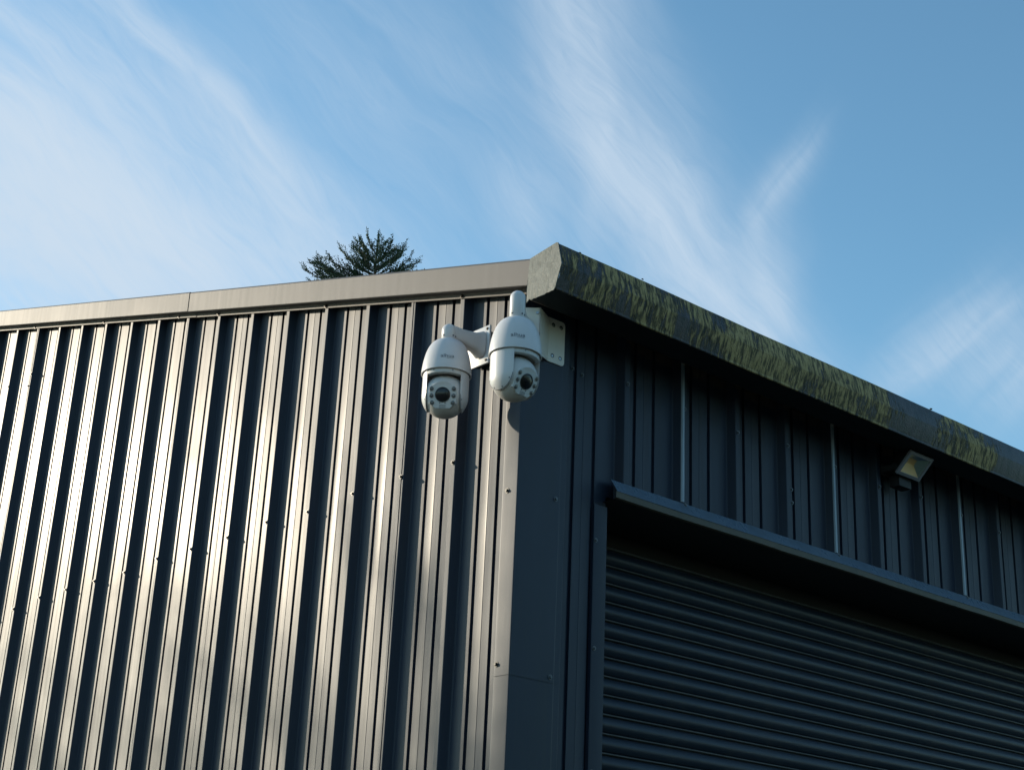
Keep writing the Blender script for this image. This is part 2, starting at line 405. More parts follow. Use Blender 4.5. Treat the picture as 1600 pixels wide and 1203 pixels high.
# turned edge of each overlapping sheet: a thin bare strip, sky glint painted in pale blue
M['edge'] = painted('sky_glint_sheet_edge', (.16, .22, .28), (.26, .31, .36), rough=(.25, .45), spec=.7, grime=(.03, .04, .05), grime_amt=.9, scale=1.5)
for x_ in fe[1:-1]:
    vs = []; n = 16
    for k in range(n + 1):
        z = 3.148 + (3.66 - 3.148) * k / n; w_ = .0012 * noise.noise(Vector((x_, z * 7, 2)))
        vs += [(x_ - .0150, .0015, z), (x_ - .0125 + w_, -.0042, z), (x_ - .0040 + w_, -.0050, z), (x_ - .0030 + w_, -.0010, z)]
    link('sheet_edge', mesh('sheet_edge', vs, [(4 * k + j, 4 * k + 1 + j, 4 * k + 5 + j, 4 * k + 4 + j) for k in range(n) for j in range(3)]), M['edge'], shed)
fe = [OX1] + [V0_ + .012 + 3 * P_ * k for k in range(6, 9)] + [LX - .0015]
for i, (a, b) in enumerate(zip(fe, fe[1:])): front_sheet(a, b, 0, 3.70, .0012 * (i % 2))
# plain far walls and inside lining
bm = bmesh.new(); box(bm, LX - .04, LX, .045, 11.95, 0, 3.70); box(bm, .05, LX - .045, 11.955, 11.998, 0, 3.70)
link('rear_wall', bm_mesh('rear_wall', bm), M['wall'], shed)
# gable infill on the far side
me = mesh('rear_gable', [(LX - .02, .045, 3.70), (LX - .02, 11.95, 3.70), (LX - .02, 6, gable_top(6))], [(0, 1, 2)]); link('rear_gable', me, M['wall'], shed)

# roof: trapezoidal sheets on both slopes
def roof(side):
    vs, fs = [], []; xs = []
    x = -.03
    while x < LX + .03:
        for a, h in ((0, 0), (.04, .03), (.07, .03), (.11, 0)): xs.append((min(x + a, LX + .03), h))
        x += .333
    ya, yb = (-.085, 6.0) if side == 0 else (6.0, 12.085)
    for (x, h) in xs:
        for y in (ya, yb):
            yy = y if y <= 6 else 12 - y
            vs.append((x, y, 3.752 + G_ * yy + h * .8 - .012))
    n = len(xs); fs = [(2 * i, 2 * i + 2, 2 * i + 3, 2 * i + 1) for i in range(n - 1)]
    link('roof', mesh('roof', vs, fs), M['roof'], shed)
roof(0); roof(1)

# barge flashing (rake trim) in three lengths on the visible slope; end-laps show as seams
def barge(y0, y1, lift, mirror=False):
    # (outward x, height above rake base)
    prof = [(-.0030, 3.672), (-.0050, 3.673), (-.0052, 3.6885), (-.0075, 3.690), (-.0470, 3.6835), (-.0505, 3.686), (-.0510, 3.772), (-.0480, 3.7785), (-.040, 3.780), (.10, 3.782)]
    vs = []; n = len(prof); S = 10
    for k in range(S + 1):
        y = y0 + (y1 - y0) * k / S; yy = y if not mirror else 12 - y
        wob = .0012 * noise.noise(Vector((y * 1.3, 2.2, 0)))
        for j, (x_, z_) in enumerate(prof): vs.append((x_ - lift + wob * (x_ < -.02), y, z_ + G_ * yy + lift * .3 + wob * .5))
    fs = [(k * n + j, k * n + n + j, k * n + n + j + 1, k * n + j + 1) for k in range(S) for j in range(n - 1)]
    me = mesh('barge_flashing', vs, fs); add_smooth(me, 25)
    o = link('barge_flashing', me, M['barge'], shed)
    return o
barge(-.075, 2.232, .0); barge(2.205, 5.20, .0022); barge(5.18, 6.02, .0)
barge(6.0, 9.0, .0, True); barge(8.98, 12.05, .002, True)

# corner flashing: two lengths, upper laps lower
def corner(z0, z1, lift):
    prof = [(.0045, .0665), (-.0015, .0655), (-.0024, .062), (-.0024, .0020), (-.0018, -.0018), (.0020, -.0024), (.176, -.0024), (.180, -.0012), (.198, -.0012), (.2035, .0045)]
    vs = []; n = len(prof); Z = 8
    for k in range(Z + 1):
        z = z0 + (z1 - z0) * k / Z; w_ = .0010 * noise.noise(Vector((0, 4, z * 2.2)))
        for j, (x_, y_) in enumerate(prof):
            dx = -lift + (w_ if j < 4 else 0); dy = -lift + (w_ if j > 4 else 0)
            vs.append((x_ + dx, y_ + dy, z))
    fs = [(k * n + j, k * n + j + 1, k * n + n + j + 1, k * n + n + j) for k in range(Z) for j in range(n - 1)]
    me = mesh('corner_flashing', vs, fs); add_smooth(me, 14)
    link('corner_flashing', me, M['flash'], shed)
corner(0, 2.470, .0); corner(2.4455, 3.69, .0016)

# jamb flashing with return into the opening, and the same on the far jamb
def jamb(xa, xb, sgn):
    prof = [(xa, .036), (xa, .0225), (xa + .003 * sgn, .0210), (xb - .003 * sgn, .0205), (xb, .0235), (xb, .27)]
    vs, fs = extrude_profile(prof, (1, 0, 0), (0, 1, 0), (0, 0, 1), 0, 3.055, segs=6)
    me = mesh('jamb_flashing', vs, fs); add_smooth(me, 40)
    link('jamb_flashing', me, M['flash'], shed)
jamb(.353, .412, 1); jamb(4.66, 4.60, -1)

# lintel flashing: sloping face with sky light in its colour, rusty drip below
def lintel():
    prof = [(.012, 3.151), (-.002, 3.1445), (-.030, 3.1020), (-.0315, 3.0990)]
    N = 40
    vs = []; n = len(prof)
    for k in range(N + 1):
        x_ = .402 + (4.62 - .402) * k / N; wb = .0022 * noise.noise(Vector((x_ * 2.1, 0, 0))) + .0012 * noise.noise(Vector((x_ * 7.1, 5, 0)))
        for j, (a, b) in enumerate(prof): vs.append((x_, a + wb * .4, b + wb))
    fs = [(k * n + j + 1, k * n + j, k * n + n + j, k * n + n + j + 1) for k in range(N) for j in range(n - 1)]
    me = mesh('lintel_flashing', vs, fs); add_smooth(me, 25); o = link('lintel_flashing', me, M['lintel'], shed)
    prof = [(-.0300, 3.0985), (-.0285, 3.0780), (-.020, 3.0745), (.262, 3.0715)]; vs = []; n = 4
    for k in range(N + 1):
        x_ = .400 + (4.62 - .400) * k / N; wb = .0022 * noise.noise(Vector((x_ * 2.1, 0, 0))) + .0016 * noise.noise(Vector((x_ * 11, 8, 0)))
        for j, (a, b) in enumerate(prof): vs.append((x_, a, b + (wb if j < 3 else 0)))
    fs = [(k * n + j + 1, k * n + j, k * n + n + j, k * n + n + j + 1) for k in range(N) for j in range(n - 1)]
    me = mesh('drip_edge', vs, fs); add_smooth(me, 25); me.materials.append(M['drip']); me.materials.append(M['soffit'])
    for i, p in enumerate(me.polygons): p.material_index = 1 if i % 3 == 2 else 0  # inner return takes the colour with the shade painted in
    link('drip_edge', me, M['drip'], shed)
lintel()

# eaves gutter with its boxed end
def gutter():
    prof = [(-.086, 3.752), (-.205, 3.7665), (-.2105, 3.7640), (-.2150, 3.7560), (-.2300, 3.6880), (-.2300, 3.6850), (-.2055, 3.6190), (-.2065, 3.6100), (-.2030, 3.6080), (-.1950, 3.6135), (-.0900, 3.6075), (-.0150, 3.6500)]
    N = 60; vs = []; n = len(prof)
    for k in range(N + 1):
        x_ = -.052 + (LX + .10) * k / N
        w1 = .0028 * noise.noise(Vector((x_ * 1.7, 1, 0))) + .0012 * noise.noise(Vector((x_ * 6, 2, 0)))
        for j, (a, b) in enumerate(prof): vs.append((x_, a + w1 * (.6 if 2 < j < 10 else 0), b + w1))
    fs = [(k * n + j, k * n + j + 1, k * n + n + j + 1, k * n + n + j) for k in range(N) for j in range(n - 1)]
    me = mesh('eaves_gutter', vs, fs); add_smooth(me, 22)
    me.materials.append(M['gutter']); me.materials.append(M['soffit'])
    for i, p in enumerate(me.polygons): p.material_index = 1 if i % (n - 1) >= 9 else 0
    o = link('eaves_gutter', me, M['gutter'], shed)
    # end cap, slightly buckled, ragged lower edge
    ring = [(-.083, 3.7530), (-.205, 3.7685), (-.2125, 3.7655), (-.2330, 3.6870), (-.2060, 3.6120), (-.1980, 3.6050)]
    rag = []
    for k in range(1, 12):
        t = k / 12; y = -.1980 + t * (.1980 - .0760); rag.append((y, 3.6050 - .000 + .0055 * (k % 2) * random.random() - .002 * random.random()))
    ring += rag + [(-.0740, 3.6010), (-.0735, 3.650), (-.0770, 3.695), (-.0790, 3.725)]
    bm = bmesh.new()
    a = [bm.verts.new((-.0580 + .0022 * noise.noise(Vector((y * 19, z * 19, 0))), y, z)) for y, z in ring]; b = [bm.verts.new((-.0545, y, z)) for y, z in ring]
    bm.faces.new(a); bm.faces.new(b[::-1])
    for i in range(len(a)): j = (i + 1) % len(a); bm.faces.new((a[i], b[i], b[j], a[j]))
    link('gutter_end_cap', bm_mesh('gutter_end_cap', bm), M['endcap'], shed)
    # bits of moss and debris standing on the rim
    bm = bmesh.new()
    for x_ in [.045, .32, 1.94]:
        c = Vector((x_, -.209 + random.uniform(-.006, .006), 3.7685)); s = random.uniform(.003, .006)
        bmesh.ops.create_icosphere(bm, subdivisions=1, radius=s, matrix=Matrix.Translation(c) @ Matrix.Diagonal((1.5, 1, .7, 1)))
    for v_ in bm.verts: v_.co += Vector((noise.noise(v_.co * 400), noise.noise(v_.co * 410 + Vector((3, 0, 0))), noise.noise(v_.co * 380))) * .002
    o = link('moss_tuft', bm_mesh('moss_tuft', bm), principled('moss', (.05, .055, .03), .9)[0], shed); o['kind'] = 'stuff'
gutter()

# screws
def screw_mesh(name, mat):
    bm = bmesh.new(); cyl(bm, (0, 0, 0), (0, 0, 1), .0088, .0012, 14); cyl(bm, (0, 0, .0012), (0, 0, 1), .0060, .0012, 12, .0052); cyl(bm, (0, 0, .0024), (0, 0, 1), .0048, .0040, 6)
    me = bm_mesh(name, bm); me.materials.append(mat); return me
SM = screw_mesh('screw', M['screw'])
M['screw2'] = principled('zinc_screw', (.09, .10, .11), .45, .5, .5)[0]
SM2 = screw_mesh('screw', M['screw2'])
def screw(p, nrm, parent=shed, s=1.0):
    o = bpy.data.objects.new('screw', SM2 if nrm == Y_ else SM); C.objects.link(o); o.parent = parent
    o.matrix_local = Matrix.Translation(p) @ Vector(nrm).to_track_quat('Z', 'Y').to_matrix().to_4x4() @ Matrix.Rotation(random.random(), 4, 'Z') @ Matrix.Scale(s, 4)
    return o
X_, Y_ = (-1, 0, 0), (0, -1, 0)
for k in range(0, 15): screw((-.0022, U0_ + .011 + P_ * k, 3.181 + random.uniform(-.012, .012)), X_, s=.92)      # sheeting-rail row
for k in range(0, 15): screw((-.0022, U0_ + .011 + P_ * k, 1.68), X_, s=.92)
for y in (3.998, 3.143, 2.366, 2.0085, 1.168, .3235, 4.84): screw((-.0055, y, 3.6805 + G_ * y), X_, s=1.0)
for y, z in ((3.959, 4.4765), (4.246, 4.480), (3.974, 4.4116)): screw((-.002, y, z), X_, s=.8)
for y, z in ((.0406, 3.0174), (.0535, 2.4806)): screw((-.0042, y, z), X_, s=1.0)
for x_, z in ((.159, 3.02), (.161, 2.462)): screw((x_, -.0042, z), Y_, s=.95)
for x_, z in ((.361, 2.935), (.365, 2.587), (.367, 2.21), (.366, 1.6)): screw((x_, .0203, z), Y_, s=.85)
for k in range(0, 15):
    vx = V0_ + .012 + P_ * k; screw((vx, -.0022, 3.50 - .012 * (k % 3)), Y_, s=.9)
    if k % 3 == 1: screw((vx, -.006, 3.138), Y_, s=.85)
for x_, z in ((.247, 3.498), (.291, 3.488), (1.37, 3.35), (1.372, 3.30)): screw((x_, D_ - .001, z), Y_, s=.85)

# roller shutter in the opening (part of the shed) with individual slats
shutter = None
def slat_mesh():
    ph = .063; prof = [(.004, -.001)]
    for i in range(13):                          # convex curl
        t = i / 12; prof.append((-.0125 * math.sin(math.pi * (t * .88 + .06)), .0005 + .0485 * t))
    prof += [(.0025, .0500), (.0030, .0525), (-.0030, .0533), (-.0062, .0550), (-.0070, .0578), (-.0055, .0603), (-.0010, .0616), (.004, .0620)]
    vs, fs = extrude_profile(prof, (0, 1, 0), (0, 0, 1), (1, 0, 0), OX0 - .03, OX1 + .03, segs=30)
    for i, v_ in enumerate(vs): vs[i] = v_ + Vector((0, .0018 * noise.noise(Vector((v_.x * 1.4, 0, 0))), .0010 * noise.noise(Vector((v_.x * 2.0, 3, 0)))))
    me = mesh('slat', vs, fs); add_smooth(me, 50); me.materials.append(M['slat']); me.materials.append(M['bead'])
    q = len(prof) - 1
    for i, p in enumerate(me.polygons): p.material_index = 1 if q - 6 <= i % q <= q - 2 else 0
    return me
bm = bmesh.new(); box(bm, OX0 - .02, OX0 + .035, .235, .285, 0, 3.10, .002); box(bm, OX1 - .035, OX1 + .02, .235, .285, 0, 3.10, .002); box(bm, OX0 - .02, OX1 + .02, .262, .278, 0, .07, .003)
box(bm, OX0 - .02, OX1 + .02, .300, .50, 2.96, 3.30, .01)
shutter = link('roller_shutter', bm_mesh('roller_shutter', bm), M['dark'], shed)
SLM = slat_mesh()
for k in range(48):
    z = 2.832 - .063 * 45 + .063 * k - .006
    o = bpy.data.objects.new('slat', SLM); C.objects.link(o); o.parent = shutter; o.location = (random.uniform(-.002, .002), .253 + random.uniform(-.0015, .0015), z + random.uniform(-.0008, .0008)); o.rotation_euler = (R(random.uniform(-2.2, 2.2)), 0, 0)
# lining behind the lintel so that nothing shows through
bm = bmesh.new(); box(bm, .05, LX - .05, .36, .37, 0, 3.66)
link('inner_lining', bm_mesh('inner_lining', bm), M['dark'], shed)

# ------------------------------------------------------------------ dome cameras
def bell_r(z):
    """outer radius of the sun-shield at height z below the neck (z<=0)"""
    T = [(0, .0245), (-.003, .0370), (-.009, .0465), (-.018, .0550), (-.034, .0640), (-.054, .0710), (-.078, .0762), (-.100, .0792), (-.118, .0808), (-.122, .0808)]
    for (z1, r1), (z2, r2) in zip(T, T[1:]):
        if z2 <= z <= z1: return r1 + (r2 - r1) * (z1 - z) / (z1 - z2)
    return T[-1][1] if z < -.1 else T[0][1]
def smooth_bell(n=26):
    zs = [-.122 * (i / n) ** 1.6 for i in range(n + 1)]
    return [((bell_r(z) + bell_r(min(0, z + .004)) + bell_r(max(-.122, z - .004))) / 3 if z > -.118 else bell_r(z), z) for z in zs]
def logo_mesh(face_az):
    cu = bpy.data.curves.new('logo', 'FONT'); cu.body = 'alhua'; cu.size = .0172; cu.align_x = 'CENTER'; cu.resolution_u = 2
    to = bpy.data.objects.new('logo_tmp', cu); C.objects.link(to); dg = bpy.context.evaluated_depsgraph_get(); dg.update()
    me = bpy.data.meshes.new_from_object(to.evaluated_get(dg)); bpy.data.objects.remove(to)
    bm = bmesh.new(); bm.from_mesh(me)
    # small line of print under the name
    for k in range(9): 
        x0 = -.0150 + k * .0034; v4 = [bm.verts.new(p) for p in ((x0, -.0040, 0), (x0 + .0022, -.0040, 0), (x0 + .0022, -.0026, 0), (x0, -.0026, 0))]; 
        if k > 3: bm.faces.new(v4)
        else:
            for v_ in v4: bm.verts.remove(v_)
    bmesh.ops.subdivide_edges(bm, edges=bm.edges[:], cuts=1, use_grid_fill=False)
    for v_ in bm.verts:
        z = -.088 + v_.co.y; rr = bell_r(z) + .0010; a = v_.co.x * 1.25 / rr + face_az
        v_.co = Vector((rr * math.cos(a), rr * math.sin(a), z))
    bm.to_mesh(me); bm.free(); me.materials.clear(); return me
def dome_camera(name, loc, label, view_az, pan, tilt, mount_vec, mount_len, arm):
    """origin at the neck; view_az = direction of the logo; pan = heading of the lens; mount_vec = horizontal direction to the wall"""
    t = empty(name, loc); tag(t, label, 'security camera', 'dome cameras mounted at the corner')
    # --- arm: round-headed post on the neck + oblong beam back to the wall
    top, bh, hw, hh, zc, hh2, zc2 = arm
    bm = bmesh.new()
    lathe(bm, [(.0215, -.002), (.0220, .006)] + [(.0235, .008), (.0240, top - .022)] + [(.0240 * math.cos(a), top - .022 + .022 * math.sin(a)) for a in [R(d) for d in (15, 30, 45, 60, 75, 88)]], 32)
    mv = Vector(mount_vec).normalized(); sv_ = Vector((-mv.y, mv.x, 0))
    n = 20; rings = []
    for (s, w_, h_, z_) in ((0, hw, hh, zc), (mount_len * .35, hw, hh, zc), (mount_len * .8, hw * 1.05, (hh + hh2) / 2, (zc + zc2) / 2), (mount_len - .012, hw * 1.15, hh2, zc2), (mount_len, hw * 1.35, hh2 * 1.15, zc2)):
        ring = []
        for i in range(n):
            a = 2 * math.pi * i / n; ca, sa = math.cos(a), math.sin(a); ex = .55
            ring.append(bm.verts.new(mv * s + sv_ * (w_ * math.copysign(abs(ca) ** ex, ca)) + Vector((0, 0, z_ + h_ * math.copysign(abs(sa) ** ex, sa)))))
        rings.append(ring)
    for a, b in zip(rings, rings[1:]):
        for i in range(n): bm.faces.new((a[i], a[(i + 1) % n], b[(i + 1) % n], b[i]))
    bm.faces.new(rings[0][::-1]); bm.faces.new(rings[-1])
    arm_o = link('arm', bm_mesh('arm', bm, 40), M['white'], t)
    bm = bmesh.new()                                             # grub screws of the elbow
    for a in (view_az - .75, view_az + .62, view_az + 1.15): 
        d = Vector((math.cos(a), math.sin(a), 0)); cyl(bm, d * .0232 + Vector((0, 0, .0125)), d, .0028, .0022, 10)
    link('arm_screw', bm_mesh('arm_screw', bm), M['print'], arm_o)['kind'] = 'stuff'
    # --- bell
    bm = bmesh.new(); prof = [(.0195, .001)] + smooth_bell() + [(.0790, -.1235), (.0772, -.1225), (.0755, -.116), (.0755, -.108), (.001, -.106)]
    lathe(bm, prof, 64); hous = link('housing', bm_mesh('housing', bm, 38), M['white'], t)
    bm = bmesh.new()
    for a in (view_az - 1.0, view_az + 1.0, view_az + 2.6): 
        d = Vector((math.cos(a), math.sin(a), .55)).normalized(); q = Vector((math.cos(a) * .0515, math.sin(a) * .0515, -.0205)); cyl(bm, q, d, .0026, .0020, 10)
    link('housing_screw', bm_mesh('housing_screw', bm), M['steel'], hous)['kind'] = 'stuff'
    link('logo', logo_mesh(view_az), M['print'], hous)
    # --- rotating yoke: drum under the bell + two cheeks
    cz = -.194; RY = .0745
    yoke = bmesh.new(); lathe(yoke, [(.073, -.1065), (.0732, -.1355), (.0715, -.1375), (.060, -.1378), (.058, -.128), (.001, -.126)], 64)
    yo = link('yoke', bm_mesh('yoke', yoke, 38), M['white2'], t); yo.rotation_euler = (0, 0, pan)
    bm = bmesh.new()
    for s in (-1, 1): cyl(bm, (.0735, .030 * s, -.130), (1, .35 * s, 0), .0021, .0012, 10)
    link('yoke_screw', bm_mesh('yoke_screw', bm), M['print'], yo)['kind'] = 'stuff'
    for s in (-1, 1):
        bm = bmesh.new(); prof = [(RY, -.1245)] + [(RY, cz)] + [(RY * math.cos(R(d)), cz - RY * math.sin(R(d))) for d in range(6, 90, 6)] + [(.0005, cz - RY)]
        lathe(bm, prof, 72)
        res = bmesh.ops.bisect_plane(bm, geom=bm.verts[:] + bm.edges[:] + bm.faces[:], plane_co=(0, .0540 * s, 0), plane_no=(0, s, 0), clear_inner=True)
        eg = [e for e in res['geom_cut'] if isinstance(e, bmesh.types.BMEdge)]; bmesh.ops.edgeloop_fill(bm, edges=eg)
        o = link('cheek', bm_mesh('cheek', bm, 38), M['white'], yo)
        # raised rim line of the cheek cover and its screws
        bm = bmesh.new()
        rr = math.sqrt(RY ** 2 - .0540 ** 2)
        for d in (-30, -75, -120, -160): 
            a = R(d); p = Vector((math.cos(a) * .046, .0, math.sin(a) * .046 + cz)); p.y = s * math.sqrt(max(RY ** 2 - .046 ** 2, 1e-6)); nn = Vector((p.x, p.y, p.z - cz)).normalized(); cyl(bm, p - nn * .0004, nn, .0021, .0008, 10)
        for k in range(34):                                     # seam bead
            a0, a1 = R(-8 - k * 4.82), R(-8 - (k + 1) * 4.82); q = []
            for a, ro in ((a0, .0508), (a1, .0508), (a1, .0495), (a0, .0495)):
                y = s * (math.sqrt(RY ** 2 - ro ** 2) + .0004); q.append(bm.verts.new((math.cos(a) * ro, y, math.sin(a) * ro + cz)))
            bm.faces.new(q)
        link('cheek_screw', bm_mesh('cheek_screw', bm), M['print'], o)['kind'] = 'stuff'
    # --- ball head, lens along +X before tilt
    bm = bmesh.new(); RB = .0702
    bmesh.ops.create_uvsphere(bm, u_segments=64, v_segments=40, radius=RB)
    for s in (-1, 1):
        res = bmesh.ops.bisect_plane(bm, geom=bm.verts[:] + bm.edges[:] + bm.faces[:], plane_co=(0, .0528 * s, 0), plane_no=(0, s, 0), clear_outer=True)
        bmesh.ops.edgeloop_fill(bm, edges=[e for e in res['geom_cut'] if isinstance(e, bmesh.types.BMEdge)])
    FP = .0545
    res = bmesh.ops.bisect_plane(bm, geom=bm.verts[:] + bm.edges[:] + bm.faces[:], plane_co=(FP, 0, 0), plane_no=(1, 0, 0), clear_outer=True)
    bmesh.ops.edgeloop_fill(bm, edges=[e for e in res['geom_cut'] if isinstance(e, bmesh.types.BMEdge)])
    head = link('camera_head', bm_mesh('camera_head', bm, 30), M['white2'], t)
    head.location = (0, 0, cz); head.rotation_euler = Matrix.Rotation(pan, 3, 'Z').to_4x4().to_euler() if False else (0, tilt, pan)
    fr = math.sqrt(RB ** 2 - FP ** 2)
    # face plate: octagonal raised panel
    bm = bmesh.new(); pts = [(-.0465, -.028), (-.0465, .022), (-.038, .0345), (.038, .0345), (.0465, .022), (.0465, -.028), (.024, -.0455), (-.024, -.0455)]
    pts = [(a * .99, b) for a, b in pts]
    a_ = [bm.verts.new((FP - .014, y, z)) for y, z in pts]; b_ = [bm.verts.new((FP + .0022, y * .93, z * .93)) for y, z in pts]
    bm.faces.new(b_)
    for i in range(8): j = (i + 1) % 8; bm.faces.new((a_[i], a_[j], b_[j], b_[i]))
    bmesh.ops.bevel(bm, geom=[e for e in bm.edges if all(v_ in b_ for v_ in e.verts)], offset=.0016, segments=2, affect='EDGES')
    link('face_plate', bm_mesh('face_plate', bm, 40), M['face'], head)
    # black lens with ring
    bm = bmesh.new(); X0 = FP + .0018
    prof = [(.0240, 0), (.0240, .0022), (.0224, .0030), (.0214, .0012), (.0200, .0010)]
    lathe(bm, prof, 40); bm.transform(Matrix.Translation((X0, 0, .002)) @ Matrix.Rotation(R(90), 4, 'Y'))
    link('lens_ring', bm_mesh('lens_ring', bm, 35), M['lensring'], head)
    bm = bmesh.new(); lathe(bm, [(.0208, .0012), (.0168, .0026), (.0105, .0040), (.0055, .0048), (.0008, .0050)], 40)
    bm.transform(Matrix.Translation((X0, 0, .002)) @ Matrix.Rotation(R(90), 4, 'Y')); link('lens', bm_mesh('lens', bm, 35), M['lens'], head)
    for s in (-1, 1):
        for k, zz in enumerate((.0205, -.0015, -.0240)):
            yy = s * (.0352 if k < 2 else .0330)
            bm = bmesh.new(); lathe(bm, [(.0078, 0), (.0078, .0014), (.0070, .0020), (.0066, .0008), (.0064, .0006)], 24)
            bm.transform(Matrix.Translation((X0, yy, zz)) @ Matrix.Rotation(R(90), 4, 'Y')); o = link('infrared_lamp', bm_mesh('infrared_lamp', bm, 35), M['ledring'], head)
            bm = bmesh.new(); lathe(bm, [(.0064, .0009), (.0045, .0018), (.0006, .0023)], 20); bm.transform(Matrix.Translation((X0, yy, zz)) @ Matrix.Rotation(R(90), 4, 'Y'))
            me = bm_mesh('infrared_lamp', bm, 35)
            # dark emitter dots inside
            link('infrared_glass', me, M['led'], head)
    bm = bmesh.new()
    for yy in (-.0085, .0085): cyl(bm, (X0 - .0005, yy, -.0245), (1, 0, 0), .0021, .0014, 12)
    for k in range(4):
        for q in range(6): 
            zz = -.0320 - k * .0034; ww = .0030; y0 = -.0105 + q * .0036
            v4 = [bm.verts.new((X0 + .0008, y0 + a, zz + b)) for a, b in ((0, 0), (.0024, 0), (.0024, .0018), (0, .0018))]; bm.faces.new(v4)
    link('speaker_grille', bm_mesh('speaker_grille', bm), M['print'], head)['kind'] = 'stuff'
    return t

# heading of the viewer as seen from each camera
def az_to_cam(p): d = CAM - Vector(p); return math.atan2(d.y, d.x)
PL = (-.150, .196, 3.520); PR = (-.180, -.175, 3.473)
aL, aR = az_to_cam(PL), az_to_cam(PR)
camL = dome_camera('dome_camera', PL, 'white dome security camera on an arm from the sunlit wall, lens facing the viewer', aL + .0, aL - R(8), R(15), (1, .03, 0), .134,
                   (.058, 0, .0215, .0245, .0300, .0400, .0290))
camR = dome_camera('dome_camera', PR, 'white dome security camera in front of the corner bracket, its lens turned to the right', aR + R(4), aR + R(44), R(24), (1, 1, 0), .172,
                   (.094, 0, .0195, .0300, .0600, .0400, .0480))
# wall plate of the gable camera (part of it)
bm = bmesh.new(); box(bm, .1395, .1485, -.036, .074, -.042, .093, .004)
plate = link('wall_plate', bm_mesh('wall_plate', bm, 30), M['white'], camL)
plate.location = (0, 0, 0)
bm = bmesh.new(); box(bm, .1487, .178, -.018, .060, -.030, .080, .002); link('spacer', bm_mesh('spacer', bm), M['rubber'], plate)
for y, z in ((-.024, .081), (-.024, -.030), (.062, .081), (.062, -.030)): screw((.1393, y, z), X_, plate, .62)

# corner bracket: 45 degree box with a drilled flange on each wall
def bracket():
    t = empty('corner_bracket', (0, 0, 3.437)); tag(t, 'cream metal corner bracket bolted to the shaded wall, carrying the right dome camera', 'bracket')
    H = .160; q = 1 / math.sqrt(2); s0 = .066; hw = .056
    A1 = Vector((-s0 * q + hw * q, -s0 * q - hw * q, 0)); A2 = Vector((-s0 * q - .040 * q, -s0 * q + .040 * q, 0))
    W1 = Vector((.100, -.0075, 0)); W2 = Vector((-.0075, .100, 0))
    th = .0035
    bm = bmesh.new(); nrm = Vector((-q, -q, 0))
    def slab(p0, p1, n_, z):                       # z: (p0 low, p1 low, p1 high, p0 high)
        vs = [bm.verts.new(p) for p in (p0 + Vector((0, 0, z[0])), p1 + Vector((0, 0, z[1])), p1 + Vector((0, 0, z[2])), p0 + Vector((0, 0, z[3])))]
        vb = [bm.verts.new(v_.co + n_ * th) for v_ in vs]
        bm.faces.new(vs); bm.faces.new(vb[::-1])
        for i in range(4): j = (i + 1) % 4; bm.faces.new((vs[j], vs[i], vb[i], vb[j]))
    slab(A1, A2, -nrm, (0, 0, H, H))
    bo = link('face_plate', bm_mesh('face_plate', bm), M['bracket'], t)
    bm = bmesh.new()
    slab(A1, W1, Vector((-q, q, 0)), (.001, .034, H + .024, H - .001))
    link('side_web', bm_mesh('side_web', bm), M['bracket'], t)
    for sw in (0,):
        bm = bmesh.new(); x0, x1, z0, z1, cr = .098, .170, .032, H + .026, .012
        out = [(x0, z0), (x1 - cr, z0 - .000)] + [(x1 - cr + cr * math.sin(R(a)), z0 + cr - cr * math.cos(R(a))) for a in (30, 60, 90)] + [(x1 - cr + cr * math.cos(R(a)), z1 - cr + cr * math.sin(R(a))) for a in (0, 30, 60, 90)] + [(x0, z1)]
        f_ = [bm.verts.new((a, -.0095, b)) for a, b in out]; b_ = [bm.verts.new((a, -.0060, b)) for a, b in out]
        bm.faces.new(f_); bm.faces.new(b_[::-1])
        for i in range(len(out)): j = (i + 1) % len(out); bm.faces.new((f_[j], f_[i], b_[i], b_[j]))
        if sw:
            for v_ in bm.verts: v_.co = Vector((v_.co.y, v_.co.x, v_.co.z))
        o = link('flange', bm_mesh('flange', bm), M['bracket'], t)
        for hx in (.118, .152):
            for hz in (z0 + .024, z1 - .022):
                c = Vector((hx, -.0097, hz)); n_ = Vector((0, -1, 0))
                if sw: c = Vector((-.0097, hx, hz)); n_ = Vector((-1, 0, 0))
                bm = bmesh.new(); cyl(bm, c, n_, .0072, .0003, 18); link('bolt_hole', bm_mesh('bolt_hole', bm), M['rubber'], o)
        for hx in (.1165, .1505):
            for hz in (z0 + .0225, z1 - .0245):
                c = Vector((hx, -.0099, hz)); n_ = Vector((0, -1, 0))
                if sw: c = Vector((-.0099, hx, hz)); n_ = Vector((-1, 0, 0))
                bm = bmesh.new(); cyl(bm, c, n_, .0044, .0016, 8); link('bolt', bm_mesh('bolt', bm), M['steel'], o)
    for d, z in ((.046, H - .018), (.046, .018), (-.030, .018)):
        c = Vector((-s0 * q + d * q, -s0 * q - d * q, z)) + nrm * .0012; bm = bmesh.new(); cyl(bm, c, nrm, .0052, .0035, 6); link('nut', bm_mesh('nut', bm), M['steel'], t)
    return t
bracket()

